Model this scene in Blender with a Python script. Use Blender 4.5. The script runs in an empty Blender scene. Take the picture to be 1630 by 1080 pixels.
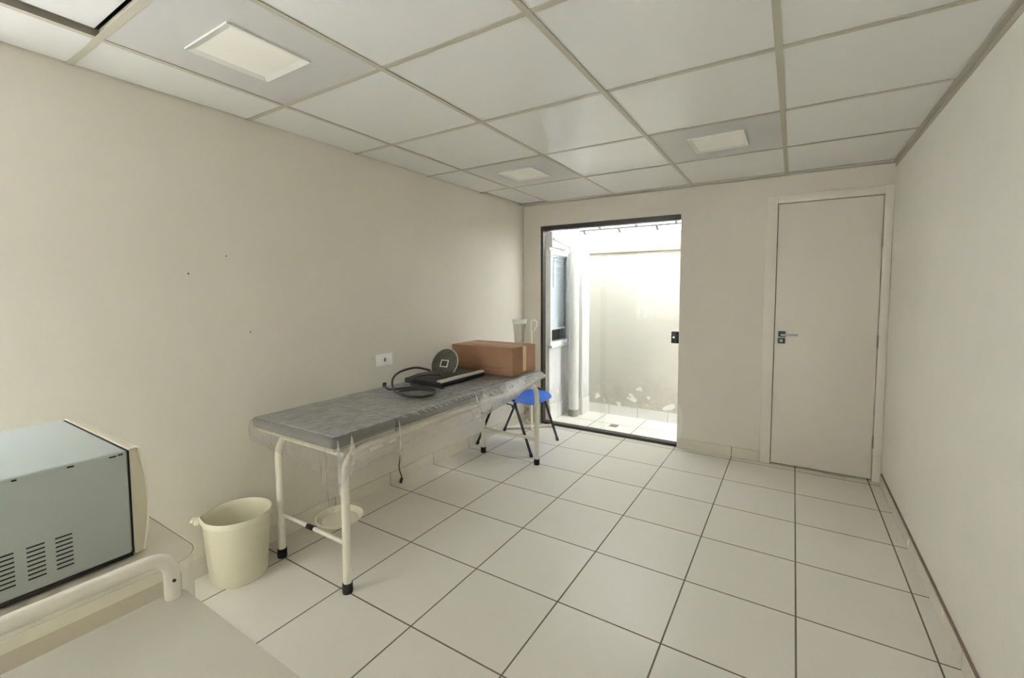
import bpy, bmesh, math, random
from mathutils import Vector, Matrix
random.seed(7)
S = bpy.context.scene
COL = S.collection
PI = math.pi
W, L, H = 2.983, 2.776, 2.261          # right wall, back wall, ceiling
RY = -2.40                              # wall behind the camera

# ------------------------------------------------------------------ materials
def nodes(name):
    m = bpy.data.materials.new(name); m.use_nodes = True
    nt = m.node_tree; nt.nodes.clear()
    out = nt.nodes.new('ShaderNodeOutputMaterial')
    return m, nt, out

class G:
    """small helper to write node graphs"""
    def __init__(s, nt): s.nt = nt
    def n(s, t, **k):
        o = s.nt.nodes.new(t)
        for a, b in k.items(): setattr(o, a, b)
        return o
    def l(s, a, b): s.nt.links.new(a, b)
    def setin(s, sock, v):
        if hasattr(v, 'links') or hasattr(v, 'is_output'): s.l(v, sock)
        else: sock.default_value = v
    def m(s, op, a, b=None, c=None):
        o = s.n('ShaderNodeMath', operation=op)
        for i, v in enumerate((a, b, c)):
            if v is not None: s.setin(o.inputs[i], v)
        return o.outputs[0]
    def mix(s, f, a, b):
        o = s.n('ShaderNodeMix', data_type='RGBA')
        s.setin(o.inputs[0], f)
        s.setin(o.inputs[6], a if not isinstance(a, tuple) else a + (1,))
        s.setin(o.inputs[7], b if not isinstance(b, tuple) else b + (1,))
        return o.outputs[2]
    def noise(s, scale, detail=2, rough=.5, vec=None):
        o = s.n('ShaderNodeTexNoise'); o.inputs['Scale'].default_value = scale
        o.inputs['Detail'].default_value = detail; o.inputs['Roughness'].default_value = rough
        if vec is not None: s.l(vec, o.inputs['Vector'])
        return o.outputs['Fac']
    def ramp(s, f, lo, hi):
        o = s.n('ShaderNodeMapRange'); s.setin(o.inputs[0], f)
        o.inputs[1].default_value = lo; o.inputs[2].default_value = hi
        return o.outputs[0]
    def obj(s):
        return s.n('ShaderNodeTexCoord').outputs['Object']
    def sep(s, v):
        o = s.n('ShaderNodeSeparateXYZ'); s.l(v, o.inputs[0]); return o.outputs
    def bump(s, h, strength=.2, dist=.01):
        o = s.n('ShaderNodeBump'); o.inputs['Strength'].default_value = strength
        o.inputs['Distance'].default_value = dist; s.l(h, o.inputs['Height']); return o.outputs[0]

def principled(name, col, rough=.5, metal=0, var=.04, vscale=6, bump=0, bscale=80, spec=.5, trans=0, emit=None, estr=0):
    m, nt, out = nodes(name); g = G(nt)
    p = g.n('ShaderNodeBsdfPrincipled')
    p.inputs['Roughness'].default_value = rough; p.inputs['Metallic'].default_value = metal
    p.inputs['Specular IOR Level'].default_value = spec
    co = g.obj()
    f = g.noise(vscale, 3, .6, co)
    a = tuple(max(0, c * (1 - var)) for c in col); b = tuple(min(1, c * (1 + var)) for c in col)
    g.l(g.mix(f, a, b), p.inputs['Base Color'])
    if bump:
        g.l(g.bump(g.noise(bscale, 3, .6, co), bump, .004), p.inputs['Normal'])
    if emit:
        p.inputs['Emission Color'].default_value = emit + (1,); p.inputs['Emission Strength'].default_value = estr
    g.l(p.outputs[0], out.inputs[0])
    return m

def lin(r, g, b):
    f = lambda c: ((c / 255) / 12.92 if c / 255 <= .04045 else ((c / 255 + .055) / 1.055) ** 2.4)
    return (f(r), f(g), f(b))

WALLC = lin(224, 220, 209)
def wall_mat(name, col, spots=(), patch=None, stain=None, streak=False):
    """painted plaster; spots = small nail holes, patch = unpainted blot"""
    m, nt, out = nodes(name); g = G(nt)
    p = g.n('ShaderNodeBsdfPrincipled'); p.inputs['Roughness'].default_value = .55
    p.inputs['Specular IOR Level'].default_value = .25
    co = g.obj(); x, y, z = g.sep(co)
    f = g.noise(1.7, 4, .6, co)
    c = g.mix(g.ramp(f, .3, .7), tuple(v * .97 for v in col), tuple(min(1, v * 1.02) for v in col))
    # scuffs low on the wall
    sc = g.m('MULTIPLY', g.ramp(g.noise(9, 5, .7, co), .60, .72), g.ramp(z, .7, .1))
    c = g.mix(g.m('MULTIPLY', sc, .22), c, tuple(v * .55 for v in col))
    for (sx, sy, sz, r) in spots:
        d = g.n('ShaderNodeVectorMath', operation='DISTANCE'); g.l(co, d.inputs[0]); d.inputs[1].default_value = (sx, sy, sz)
        c = g.mix(g.m('MULTIPLY', g.ramp(d.outputs['Value'], r, r * .5), .85), c, (.05, .045, .035))
    if patch:
        px_, pz_, wx, wz = patch
        e = g.m('ADD', g.m('POWER', g.m('DIVIDE', g.m('SUBTRACT', x, px_), wx), 2), g.m('POWER', g.m('DIVIDE', g.m('SUBTRACT', z, pz_), wz), 2))
        e = g.m('ADD', e, g.m('MULTIPLY', g.m('SUBTRACT', g.noise(14, 3, .6, co), .5), 1.2))
        c = g.mix(g.m('MULTIPLY', g.ramp(e, 1.1, .9), .75), c, (.85, .84, .80))
    if stain:
        z0, z1 = stain
        hgt = g.m('ADD', z, g.m('MULTIPLY', g.m('SUBTRACT', g.noise(3.2, 5, .65, co), .5), .35))
        s1 = g.m('MULTIPLY', g.ramp(hgt, z1, z0), g.ramp(g.noise(11, 6, .7, co), .25, .7))
        c = g.mix(g.m('MULTIPLY', s1, .62), c, lin(140, 133, 115))
        fl = g.m('MULTIPLY', g.ramp(g.noise(9, 1, .4, co), .67, .71), g.ramp(z, .42, .34))
        c = g.mix(fl, c, (.86, .85, .82))
    if streak:
        mp = g.n('ShaderNodeMapping'); g.l(co, mp.inputs[0]); mp.inputs['Scale'].default_value = (1, .2, .12)
        c = g.mix(g.m('MULTIPLY', g.ramp(g.noise(9, 4, .7, mp.outputs[0]), .52, .75), .65), c, lin(120, 108, 92))
    g.l(c, p.inputs['Base Color'])
    g.l(g.bump(g.noise(160, 3, .6, co), .12, .003), p.inputs['Normal'])
    g.l(p.outputs[0], out.inputs[0])
    return m

def tile_mat(name, col, grout, T, offx, offy, gw, rough=.25, coord='XY', spec=.5):
    """square glazed tiles with thin joints, laid in real metres"""
    m, nt, out = nodes(name); g = G(nt)
    p = g.n('ShaderNodeBsdfPrincipled'); p.inputs['Specular IOR Level'].default_value = spec
    co = g.obj(); xyz = g.sep(co)
    ds, ids = [], []
    for ax, off in zip(coord, (offx, offy)):
        v = xyz['XYZ'.index(ax)]
        u = g.m('DIVIDE', g.m('SUBTRACT', v, off), T)
        fr = g.m('FRACT', u)
        ds.append(g.m('MINIMUM', fr, g.m('SUBTRACT', 1, fr))); ids.append(g.m('FLOOR', u))
    d = ds[0] if len(ds) == 1 else g.m('MINIMUM', ds[0], ds[1])
    line = g.ramp(d, gw / T * .75, gw / T * .35)
    cv = g.n('ShaderNodeCombineXYZ'); g.l(ids[0], cv.inputs[0])
    if len(ids) > 1: g.l(ids[1], cv.inputs[1])
    wn = g.n('ShaderNodeTexWhiteNoise', noise_dimensions='3D'); g.l(cv.outputs[0], wn.inputs['Vector'])
    tone = g.mix(wn.outputs['Value'], tuple(c * .965 for c in col), col)
    dirt = g.ramp(g.noise(3, 6, .7, co), .55, .8)
    tone = g.mix(g.m('MULTIPLY', dirt, .12), tone, tuple(c * .7 for c in col))
    gcol = g.mix(g.noise(5, 2, .5, co), grout, tuple(min(1, c * 1.7) for c in grout))
    g.l(g.mix(line, tone, gcol), p.inputs['Base Color'])
    rg = g.m('ADD', g.m('MULTIPLY', g.noise(7, 4, .6, co), .12), rough - .06)
    g.l(g.m('ADD', rg, g.m('MULTIPLY', line, .5)), p.inputs['Roughness'])
    hh = g.m('SUBTRACT', g.m('MULTIPLY', g.noise(26, 2, .5, co), .10), line)
    g.l(g.bump(hh, .25, .002), p.inputs['Normal'])
    g.l(p.outputs[0], out.inputs[0])
    return m

def glass_mat(name, tint=(.97, .985, .98), base=.012, rough=0.0):
    m, nt, out = nodes(name); g = G(nt)
    t = g.n('ShaderNodeBsdfTransparent'); t.inputs[0].default_value = tint + (1,)
    gl = g.n('ShaderNodeBsdfGlossy'); gl.inputs['Roughness'].default_value = rough
    lw = g.n('ShaderNodeLayerWeight'); lw.inputs[0].default_value = .5
    f = g.m('ADD', g.m('MULTIPLY', g.m('POWER', lw.outputs['Facing'], 5), .5), base)
    mx = g.n('ShaderNodeMixShader'); g.l(f, mx.inputs[0]); g.l(t.outputs[0], mx.inputs[1]); g.l(gl.outputs[0], mx.inputs[2])
    g.l(mx.outputs[0], out.inputs[0])
    return m

def film_mat(name, haze=.07, crease=.08, gloss=.55, gather=0):
    """crumpled clear plastic sheet"""
    m, nt, out = nodes(name); g = G(nt)
    co = g.obj()
    mp = g.n('ShaderNodeMapping'); g.l(co, mp.inputs[0]); mp.inputs['Scale'].default_value = (1.0, .55, 1.0)
    mp.inputs['Rotation'].default_value = (0, 0, .5)
    n1 = g.noise(16, 5, .62, mp.outputs[0])
    rid = g.m('SUBTRACT', 1, g.m('MULTIPLY', g.m('ABSOLUTE', g.m('SUBTRACT', n1, .5)), 7))
    rid = g.m('MAXIMUM', rid, 0)
    n2 = g.noise(60, 3, .6, co)
    hgt = g.m('ADD', g.m('ADD', n1, g.m('MULTIPLY', n2, .25)), g.m('MULTIPLY', rid, .2))
    bp = g.n('ShaderNodeBump'); bp.inputs['Strength'].default_value = .85; bp.inputs['Distance'].default_value = .02
    g.l(hgt, bp.inputs['Height'])
    t = g.n('ShaderNodeBsdfTransparent'); t.inputs[0].default_value = (.97, .97, .965, 1)
    gl = g.n('ShaderNodeBsdfGlossy'); gl.inputs['Roughness'].default_value = .11; g.l(bp.outputs[0], gl.inputs['Normal'])
    df = g.n('ShaderNodeBsdfDiffuse'); df.inputs[0].default_value = (.82, .82, .80, 1)
    tl = g.n('ShaderNodeBsdfTranslucent'); tl.inputs[0].default_value = (.82, .82, .80, 1)
    a = g.n('ShaderNodeMixShader'); a.inputs[0].default_value = .5
    g.l(df.outputs[0], a.inputs[1]); g.l(tl.outputs[0], a.inputs[2])
    lw = g.n('ShaderNodeLayerWeight'); lw.inputs[0].default_value = .5; g.l(bp.outputs[0], lw.inputs['Normal'])
    b = g.n('ShaderNodeMixShader')
    if gather:      # pulled together towards the far end
        yy = g.sep(co)[1]
        haze = g.m('ADD', g.m('MULTIPLY', g.ramp(yy, .45, 1.25), gather), haze)
    g.l(g.m('ADD', g.m('MULTIPLY', rid, crease), haze), b.inputs[0])
    g.l(t.outputs[0], b.inputs[1]); g.l(a.outputs[0], b.inputs[2])
    c = g.n('ShaderNodeMixShader'); g.l(g.m('ADD', g.m('MULTIPLY', g.m('POWER', lw.outputs['Facing'], 3.5), gloss), .04), c.inputs[0])
    g.l(b.outputs[0], c.inputs[1]); g.l(gl.outputs[0], c.inputs[2])
    g.l(c.outputs[0], out.inputs[0])
    return m

def translucent_mat(name, col, rows):
    """white translucent roof sheet seen from below, with lap lines"""
    m, nt, out = nodes(name); g = G(nt)
    co = g.obj()
    br = g.n('ShaderNodeTexBrick'); g.l(co, br.inputs['Vector'])
    br.inputs['Scale'].default_value = 1; br.inputs['Brick Width'].default_value = .40; br.inputs['Row Height'].default_value = rows
    br.inputs['Mortar Size'].default_value = .016; br.offset = .5
    c = g.mix(br.outputs['Fac'], col, (.012, .012, .011))
    t = g.n('ShaderNodeBsdfTranslucent'); d = g.n('ShaderNodeBsdfDiffuse'); g.l(c, t.inputs[0]); g.l(c, d.inputs[0])
    mx = g.n('ShaderNodeMixShader'); mx.inputs[0].default_value = .25
    g.l(t.outputs[0], mx.inputs[1]); g.l(d.outputs[0], mx.inputs[2]); g.l(mx.outputs[0], out.inputs[0])
    return m

M = {}
M['wall'] = wall_mat('cream_wall_paint', WALLC, spots=[(0, -.291, 1.467, .006), (0, -.123, 1.56, .005), (0, -.02, 1.17, .005), (0, .775, .925, .004), (0, .66, .86, .003)])
M['wallback'] = wall_mat('cream_back_wall_paint', lin(221, 216, 205), patch=(1.575, .23, .045, .15))
M['wallright'] = wall_mat('white_wall_paint', lin(232, 229, 220))
M['court'] = wall_mat('courtyard_paint', lin(208, 205, 196), stain=(.14, .50))
M['courtw'] = wall_mat('courtyard_white_paint', lin(226, 226, 226), stain=(.10, .40))
M['beam'] = wall_mat('weathered_beam', lin(142, 137, 126), streak=True)
M['floor'] = tile_mat('floor_tile', lin(226, 223, 214), lin(92, 84, 70), .45, .2119, 0, .0062, rough=.36, spec=.35)
M['skirt_l'] = tile_mat('skirting_tile_left', lin(224, 219, 205), lin(120, 112, 96), .45, 0, 0, .005, coord='Y')
M['skirt_b'] = tile_mat('skirting_tile_back', lin(222, 216, 202), lin(110, 100, 84), .45, .2119, 0, .005, coord='X')
M['skirt_c'] = tile_mat('courtyard_skirting_tile', lin(235, 235, 232), lin(150, 146, 138), .32, .37, 0, .006, coord='X')
M['skirt_cy'] = tile_mat('courtyard_side_skirting_tile', lin(235, 235, 232), lin(150, 146, 138), .32, .2, 0, .006, coord='Y')
M['grime'] = principled('old_red_grout', lin(128, 110, 98), .8, var=.3, vscale=30)
M['ceil'] = principled('ceiling_panel_vinyl', lin(228, 228, 227), .22, var=.02, vscale=2, bump=.05, bscale=40, spec=.4)
M['grid'] = principled('ceiling_grid_paint', lin(180, 175, 160), .5, var=.05)
M['dark'] = principled('dark_gap', (.02, .018, .015), .9)
M['plenum'] = principled('plenum_shade', (.10, .095, .085), .9, var=.2)  # dark colour stands in for shade above the ceiling panels
M['lamp_panel'] = principled('lamp_panel_grey', lin(197, 196, 194), .5, var=.01)
M['lamp_frame'] = principled('lamp_frame_white', lin(225, 224, 219), .4)
M['diffuser'] = principled('lamp_diffuser', lin(238, 236, 226), .5, emit=(1, .97, .88), estr=.02)
M['door'] = principled('white_door_laminate', lin(226, 221, 211), .42, var=.012, vscale=3)
M['doorframe'] = principled('white_door_frame', lin(228, 223, 212), .45, var=.015)
M['steel'] = principled('brushed_steel', (.55, .55, .53), .3, metal=1)
M['rose'] = principled('dark_satin_metal', lin(52, 74, 76), .35, metal=.6)
M['black'] = principled('black_aluminium', (.022, .017, .014), .4)
M['blackpl'] = principled('black_plastic', (.013, .013, .013), .38)
M['rubber'] = principled('black_rubber', (.012, .012, .012), .7)
M['glass'] = glass_mat('clear_glass')
M['pane'] = glass_mat('window_pane', (.985, .995, 1.0), .05)
M['blind'] = principled('white_blind', lin(236, 242, 246), .5)
M['pvc'] = principled('white_pvc', lin(226, 226, 222), .35, var=.06, vscale=12)
M['winframe'] = principled('white_window_frame', lin(236, 238, 240), .35)
M['interior'] = principled('dim_room', lin(150, 152, 150), .8)
M['tube'] = principled('white_enamel_tube', lin(228, 224, 210), .3, var=.03)
M['board'] = principled('under_board', lin(196, 188, 165), .6)
M['vinyl'] = principled('grey_vinyl_upholstery', lin(112, 109, 104), .45, var=.06, bump=.15, bscale=120)
M['film'] = film_mat('clear_plastic_film_hanging', .08, .08, .8, .30)
M['film_top'] = film_mat('plastic_film_creases_sheen', .60, .14, .9)  # whiter copy for the creased top, reflected brightness put into its haze
M['film_fold_glint'] = film_mat('plastic_film_folds_glints', .70, .30)
M['dish'] = principled('white_basin_enamel', lin(216, 210, 190), .35)
M['bucket'] = principled('white_bucket_plastic', lin(222, 218, 196), .35, var=.03)
M['mwcase'] = principled('microwave_case_paint', lin(176, 184, 180), .42, var=.02)
M['mwfront'] = principled('microwave_front_plastic', lin(204, 197, 176), .35, var=.02)
M['laminate'] = principled('white_laminate', lin(214, 206, 190), .35, var=.08, vscale=14)
M['edge'] = principled('white_band_and_lit_edge', lin(236, 231, 214), .35)
M['seam'] = principled('brown_glue_line', lin(120, 100, 76), .7)
M['trolley'] = principled('white_trolley_top', lin(196, 192, 178), .42, var=.03)
M['blue'] = principled('blue_plastic', lin(56, 118, 214), .35, var=.05)
M['bluedark'] = principled('navy_underside', lin(18, 26, 70), .5)
M['blacktube'] = principled('black_painted_tube', (.016, .015, .015), .35)
M['label'] = principled('outline_white', (.72, .72, .68), .6)
M['silver'] = principled('silver_bezel', lin(196, 196, 188), .35, var=.03)
M['plate'] = principled('white_switch_plate', lin(251, 250, 246), .35)
M['socket'] = principled('grey_socket', lin(150, 146, 132), .5)
M['brass'] = principled('dull_brass', lin(150, 140, 110), .4, metal=.7)
M['rust'] = principled('rust', lin(165, 125, 84), .8)
M['cup'] = glass_mat('frosted_cup', (.93, .93, .92), .10, .2)
M['cupw'] = principled('white_cup_rim', lin(238, 238, 234), .4)
M['drain'] = principled('dark_drain', (.03, .03, .03), .5)
M['roof'] = translucent_mat('translucent_roof', (.88, .88, .86), .085)

def cardboard():
    m, nt, out = nodes('cardboard'); g = G(nt)
    p = g.n('ShaderNodeBsdfPrincipled'); p.inputs['Roughness'].default_value = .75; p.inputs['Specular IOR Level'].default_value = .2
    co = g.obj(); x, y, z = g.sep(co)
    w = g.n('ShaderNodeTexWave'); w.inputs['Scale'].default_value = 40; w.inputs['Distortion'].default_value = .5; g.l(co, w.inputs[0])
    c = g.mix(g.noise(5, 4, .6, co), lin(138, 103, 79), lin(156, 121, 96))
    c = g.mix(g.m('MULTIPLY', w.outputs['Fac'], .05), c, lin(120, 84, 56))
    # faded print band on the long faces
    b = g.m('MULTIPLY', g.m('LESS_THAN', g.m('ABSOLUTE', g.m('SUBTRACT', z, .055)), .007), g.m('LESS_THAN', g.m('ABSOLUTE', g.m('ADD', x, -.06)), .13))
    b = g.m('MULTIPLY', b, g.ramp(g.noise(90, 2, .5, co), .45, .6))
    c = g.mix(g.m('MULTIPLY', b, .4), c, lin(92, 60, 42))
    g.l(c, p.inputs['Base Color']); g.l(p.outputs[0], out.inputs[0])
    return m
M['card'] = cardboard()
M['tape'] = principled('brown_tape', lin(206, 176, 132), .25, var=.05)

def felt():
    """dark speckled underside with rows of faint marks"""
    m, nt, out = nodes('stand_underside'); g = G(nt)
    p = g.n('ShaderNodeBsdfPrincipled'); p.inputs['Roughness'].default_value = .6
    co = g.obj()
    mp = g.n('ShaderNodeMapping'); g.l(co, mp.inputs[0]); mp.inputs['Scale'].default_value = (60, 95, 60)
    v = g.n('ShaderNodeTexVoronoi'); v.inputs['Scale'].default_value = 1; g.l(mp.outputs[0], v.inputs['Vector'])
    f = g.ramp(v.outputs['Distance'], .45, .25)
    c = g.mix(f, lin(74, 74, 62), lin(26, 26, 22))
    g.l(c, p.inputs['Base Color']); g.l(p.outputs[0], out.inputs[0])
    return m
M['felt'] = felt()

# ------------------------------------------------------------------ mesh helpers
def obj(name, bm, mat, parent=None, smooth=False, sharp=35):
    bmesh.ops.recalc_face_normals(bm, faces=bm.faces)
    me = bpy.data.meshes.new(name); bm.to_mesh(me); bm.free()
    mats = mat if isinstance(mat, (list, tuple)) else [mat]
    for m_ in mats: me.materials.append(M[m_])
    if smooth:
        for p in me.polygons: p.use_smooth = True
        try: me.set_sharp_from_angle(angle=math.radians(sharp))
        except Exception: pass
    o = bpy.data.objects.new(name, me); COL.objects.link(o)
    if parent is not None:
        o.parent = parent
        o.matrix_parent_inverse = Matrix.Translation(-Vector(parent.location)) if parent.type == 'EMPTY' else parent.matrix_basis.inverted()
    return o

def thing(name, label, cat, loc=(0, 0, 0), group=None):
    o = bpy.data.objects.new(name, None); o.empty_display_size = .05
    o.location = loc; COL.objects.link(o)
    o['label'] = label; o['category'] = cat
    if group: o['group'] = group
    return o

def tag(o, label, cat, group=None):
    o['label'] = label; o['category'] = cat
    if group: o['group'] = group
    return o

def struct(name, bm, mat, label=None, smooth=False, parent=None):
    o = obj(name, bm, mat, parent, smooth)
    if parent is None:
        o['kind'] = 'structure'
        if label: o['label'] = label; o['category'] = name.split('_')[0]
    return o

def box(bm, x0, x1, y0, y1, z0, z1, bev=0, seg=2, mi=0, mat=None):
    r = bmesh.ops.create_cube(bm, size=1)
    vs = r['verts']
    for v in vs:
        v.co = Vector((x0 + (v.co.x + .5) * (x1 - x0), y0 + (v.co.y + .5) * (y1 - y0), z0 + (v.co.z + .5) * (z1 - z0)))
    fs = list({f for v in vs for f in v.link_faces})
    if bev:
        es = list({e for v in vs for e in v.link_edges})
        rr = bmesh.ops.bevel(bm, geom=es, offset=bev, segments=seg, affect='EDGES', profile=.5)
        fs = [f for f in bm.faces if f in set(rr['faces'])] + [f for f in fs if f.is_valid]
        vs = list({v for f in fs for v in f.verts})
    for f in fs: f.material_index = mi
    if mat is not None:
        for v in vs: v.co = mat @ v.co
    return vs

def B(*a, **k):
    bm = bmesh.new(); box(bm, *a, **k); return bm

def smooth_path(pts, n=8):
    """Catmull-Rom through the points"""
    P = [Vector(p) for p in pts]; out = []
    for i in range(len(P) - 1):
        p0 = P[max(i - 1, 0)]; p1 = P[i]; p2 = P[i + 1]; p3 = P[min(i + 2, len(P) - 1)]
        for k in range(n):
            t = k / n
            out.append(.5 * ((2 * p1) + (p2 - p0) * t + (2 * p0 - 5 * p1 + 4 * p2 - p3) * t * t + (3 * p1 - p0 - 3 * p2 + p3) * t ** 3))
    out.append(P[-1]); return out

def fillet(pts, r, n=8):
    """polyline with rounded corners"""
    P = [Vector(p) for p in pts]; out = [P[0]]
    for i in range(1, len(P) - 1):
        a = (P[i - 1] - P[i]); b = (P[i + 1] - P[i])
        ang = a.angle(b); d = min(r / math.tan(ang / 2), a.length * .49, b.length * .49)
        s = P[i] + a.normalized() * d; e = P[i] + b.normalized() * d
        for k in range(n + 1):
            t = k / n
            out.append((1 - t) ** 2 * s + 2 * t * (1 - t) * P[i] + t * t * e)
    out.append(P[-1]); return out

def tube(bm, pts, r, seg=14, closed=False, radii=None):
    P = [Vector(p) for p in pts]; n = len(P); rings = []
    T = []
    for i in range(n):
        if closed: t = P[(i + 1) % n] - P[i - 1]
        else: t = P[min(i + 1, n - 1)] - P[max(i - 1, 0)]
        T.append(t.normalized())
    u = T[0].orthogonal().normalized()
    for i in range(n):
        u = (u - T[i] * u.dot(T[i])).normalized(); w = T[i].cross(u)
        rr = radii[i] if radii else r
        rings.append([bm.verts.new(P[i] + (u * math.cos(2 * PI * k / seg) + w * math.sin(2 * PI * k / seg)) * rr) for k in range(seg)])
    for i in range(n if closed else n - 1):
        a, b = rings[i], rings[(i + 1) % n]
        for k in range(seg):
            bm.faces.new((a[k], a[(k + 1) % seg], b[(k + 1) % seg], b[k]))
    if not closed:
        bm.faces.new(rings[0][::-1]); bm.faces.new(rings[-1])
    return bm

def TB(pts, r, **k):
    bm = bmesh.new(); tube(bm, pts, r, **k); return bm

def lathe(bm, prof, c=(0, 0, 0), seg=40, cap0=False, cap1=False, warp=None):
    rings = []
    for (r, z) in prof:
        ring = []
        for k in range(seg):
            a = 2 * PI * k / seg; rr = warp(a, r, z) if warp else r
            ring.append(bm.verts.new((c[0] + rr * math.cos(a), c[1] + rr * math.sin(a), c[2] + z)))
        rings.append(ring)
    for a, b in zip(rings, rings[1:]):
        for k in range(seg): bm.faces.new((a[k], a[(k + 1) % seg], b[(k + 1) % seg], b[k]))
    if cap0: bm.faces.new(rings[0][::-1])
    if cap1: bm.faces.new(rings[-1])
    return bm

def prism(bm, poly, z0, z1, bev=0):
    vs = [bm.verts.new((x, y, z0)) for x, y in poly]; f = bm.faces.new(vs)
    r = bmesh.ops.extrude_face_region(bm, geom=[f])
    nv = [v for v in r['geom'] if isinstance(v, bmesh.types.BMVert)]
    for v in nv: v.co.z = z1
    if bev:
        es = [e for e in bm.edges if abs(e.verts[0].co.z - e.verts[1].co.z) < 1e-6]
        bmesh.ops.bevel(bm, geom=es, offset=bev, segments=2, affect='EDGES', profile=.5)
    return bm

def rounded_rect(x0, x1, y0, y1, r, n=6):
    out = []
    for cx, cy, a0 in ((x1 - r, y1 - r, 0), (x0 + r, y1 - r, 90), (x0 + r, y0 + r, 180), (x1 - r, y0 + r, 270)):
        for k in range(n + 1):
            a = math.radians(a0 + 90 * k / n); out.append((cx + r * math.cos(a), cy + r * math.sin(a)))
    return out

# ------------------------------------------------------------------ room shell
struct('floor', B(-.15, W + .15, RY - .1, L + .06, -.10, 0), 'floor')
struct('floor_courtyard', B(-.15, 4.2, L + .06, 3.75, -.10, 0), 'floor')
struct('wall_right', B(W, W + .15, RY - .1, L + .12, 0, 2.62), 'wallright')

OX0, OX1, OZ = .202, 1.572, 2.040        # glazed opening
DX0, DX1, DZ = 2.245, 2.965, 2.085       # doorway in the wall
bm = bmesh.new()
box(bm, 0, OX0, L, L + .12, 0, 2.62)
box(bm, OX0, OX1, L, L + .12, OZ, 2.62)
box(bm, OX1, DX0, L, L + .12, 0, 2.62)
box(bm, DX0, DX1, L, L + .12, DZ, 2.62)
box(bm, DX1, W, L, L + .12, 0, 2.62)
struct('wall_back', bm, 'wallback')
# left wall with an added, unseen window behind the camera for fill light
WY_0, WY_1, WZ0, WZ1 = -2.37, -1.16, .80, 2.20
bm = bmesh.new()
box(bm, -.15, 0, WY_1, L + .12, 0, 2.62); box(bm, -.15, 0, RY - .1, WY_0, 0, 2.62)
box(bm, -.15, 0, WY_0, WY_1, 0, WZ0); box(bm, -.15, 0, WY_0, WY_1, WZ1, 2.62)
struct('wall_left', bm, 'wall')
struct('wall_rear', B(0, W, RY - .12, RY, 0, 2.62), 'wall')
bm = bmesh.new(); ym = (WY_0 + WY_1) / 2
for a in ((WY_0, WY_1, WZ0, WZ0 + .04), (WY_0, WY_1, WZ1 - .04, WZ1), (WY_0, WY_0 + .04, WZ0 + .04, WZ1 - .04), (WY_1 - .04, WY_1, WZ0 + .04, WZ1 - .04), (ym - .02, ym + .02, WZ0 + .04, WZ1 - .04)):
    box(bm, -.11, -.05, a[0], a[1], a[2], a[3])
w2 = struct('fill_window', bm, 'winframe')  # made-up opening that brightens the room from out of view
obj('pane', B(-.083, -.077, WY_0 + .04, WY_1 - .04, WZ0 + .04, WZ1 - .04), 'glass', w2)

# ceiling: lay-in panels, visible grid, slab above coloured dark so gaps read as shade
GX, SX, GY, SY = .3277, .6705, .0072, .6673
xs = [0, GX, GX + SX, GX + 2 * SX, GX + 3 * SX, W]
ys = [RY] + [GY + k * SY for k in range(-3, 5)] + [L]
ys[-2] = 2.694
lamp_cells = {(1, 3), (1, 6), (3, 6)}
bm = bmesh.new()
for i in range(5):
    for j in range(len(ys) - 1):
        if (i, j) in lamp_cells: continue
        x0, x1, y0, y1 = xs[i] + .004, xs[i + 1] - .004, ys[j] + .004, ys[j + 1] - .004
        z0 = H + .003; tilt = 0
        if (i, j) == (1, 2): z0 = H + .02; y1 -= .014; x0 += .022      # panel pushed up off its grid
        if (i, j) == (0, 7): x0 += .018; y1 -= .012; z0 = H + .01
        if i == 0: x0 += .006
        z0 += random.uniform(0, .002)
        box(bm, x0, x1, y0, y1, z0, z0 + .009, bev=.0015, seg=1)
struct('ceiling', bm, 'ceil')
bm = bmesh.new()
hw = .012
for x in xs[1:-1]: box(bm, x - hw, x + hw, RY, L, H, H + .002)
for y in ys[1:-1]: box(bm, 0, W, y - hw, y + hw, H + .0002, H + .0022)
for x in xs[1:-1]: box(bm, x - .002, x + .002, RY, L, H + .002, H + .03)
for y in ys[1:-1]: box(bm, 0, W, y - .002, y + .002, H + .0022, H + .03)
struct('ceiling_grid', bm, 'grid')
bm = bmesh.new()
box(bm, W - .024, W, RY, L, H - .003, H - .0005); box(bm, W - .002, W, RY, L, H - .03, H - .003)
box(bm, 0, W - .024, L - .012, L, H - .003, H - .0005)
struct('trim_1', bm, 'grid')
struct('ceiling_void', B(-.15, W + .15, RY - .1, L + .12, 2.62, 2.70), 'plenum')

# tile skirting
struct('baseboard_left', B(.0, .010, RY, L - .001, 0, .088, bev=.001, seg=1), 'skirt_l')
bm = bmesh.new(); box(bm, .010, OX0 - .002, L - .009, L, 0, .086, bev=.001, seg=1); box(bm, OX1 + .004, 2.208, L - .009, L, 0, .086, bev=.001, seg=1)
struct('baseboard_back', bm, 'skirt_b')
struct('baseboard_right', B(W - .011, W, RY, L - .05, 0, .074, bev=.001, seg=1), 'skirt_l')
struct('trim_2', B(W - .009, W, RY, L - .05, .0745, .083), 'grime')

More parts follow.
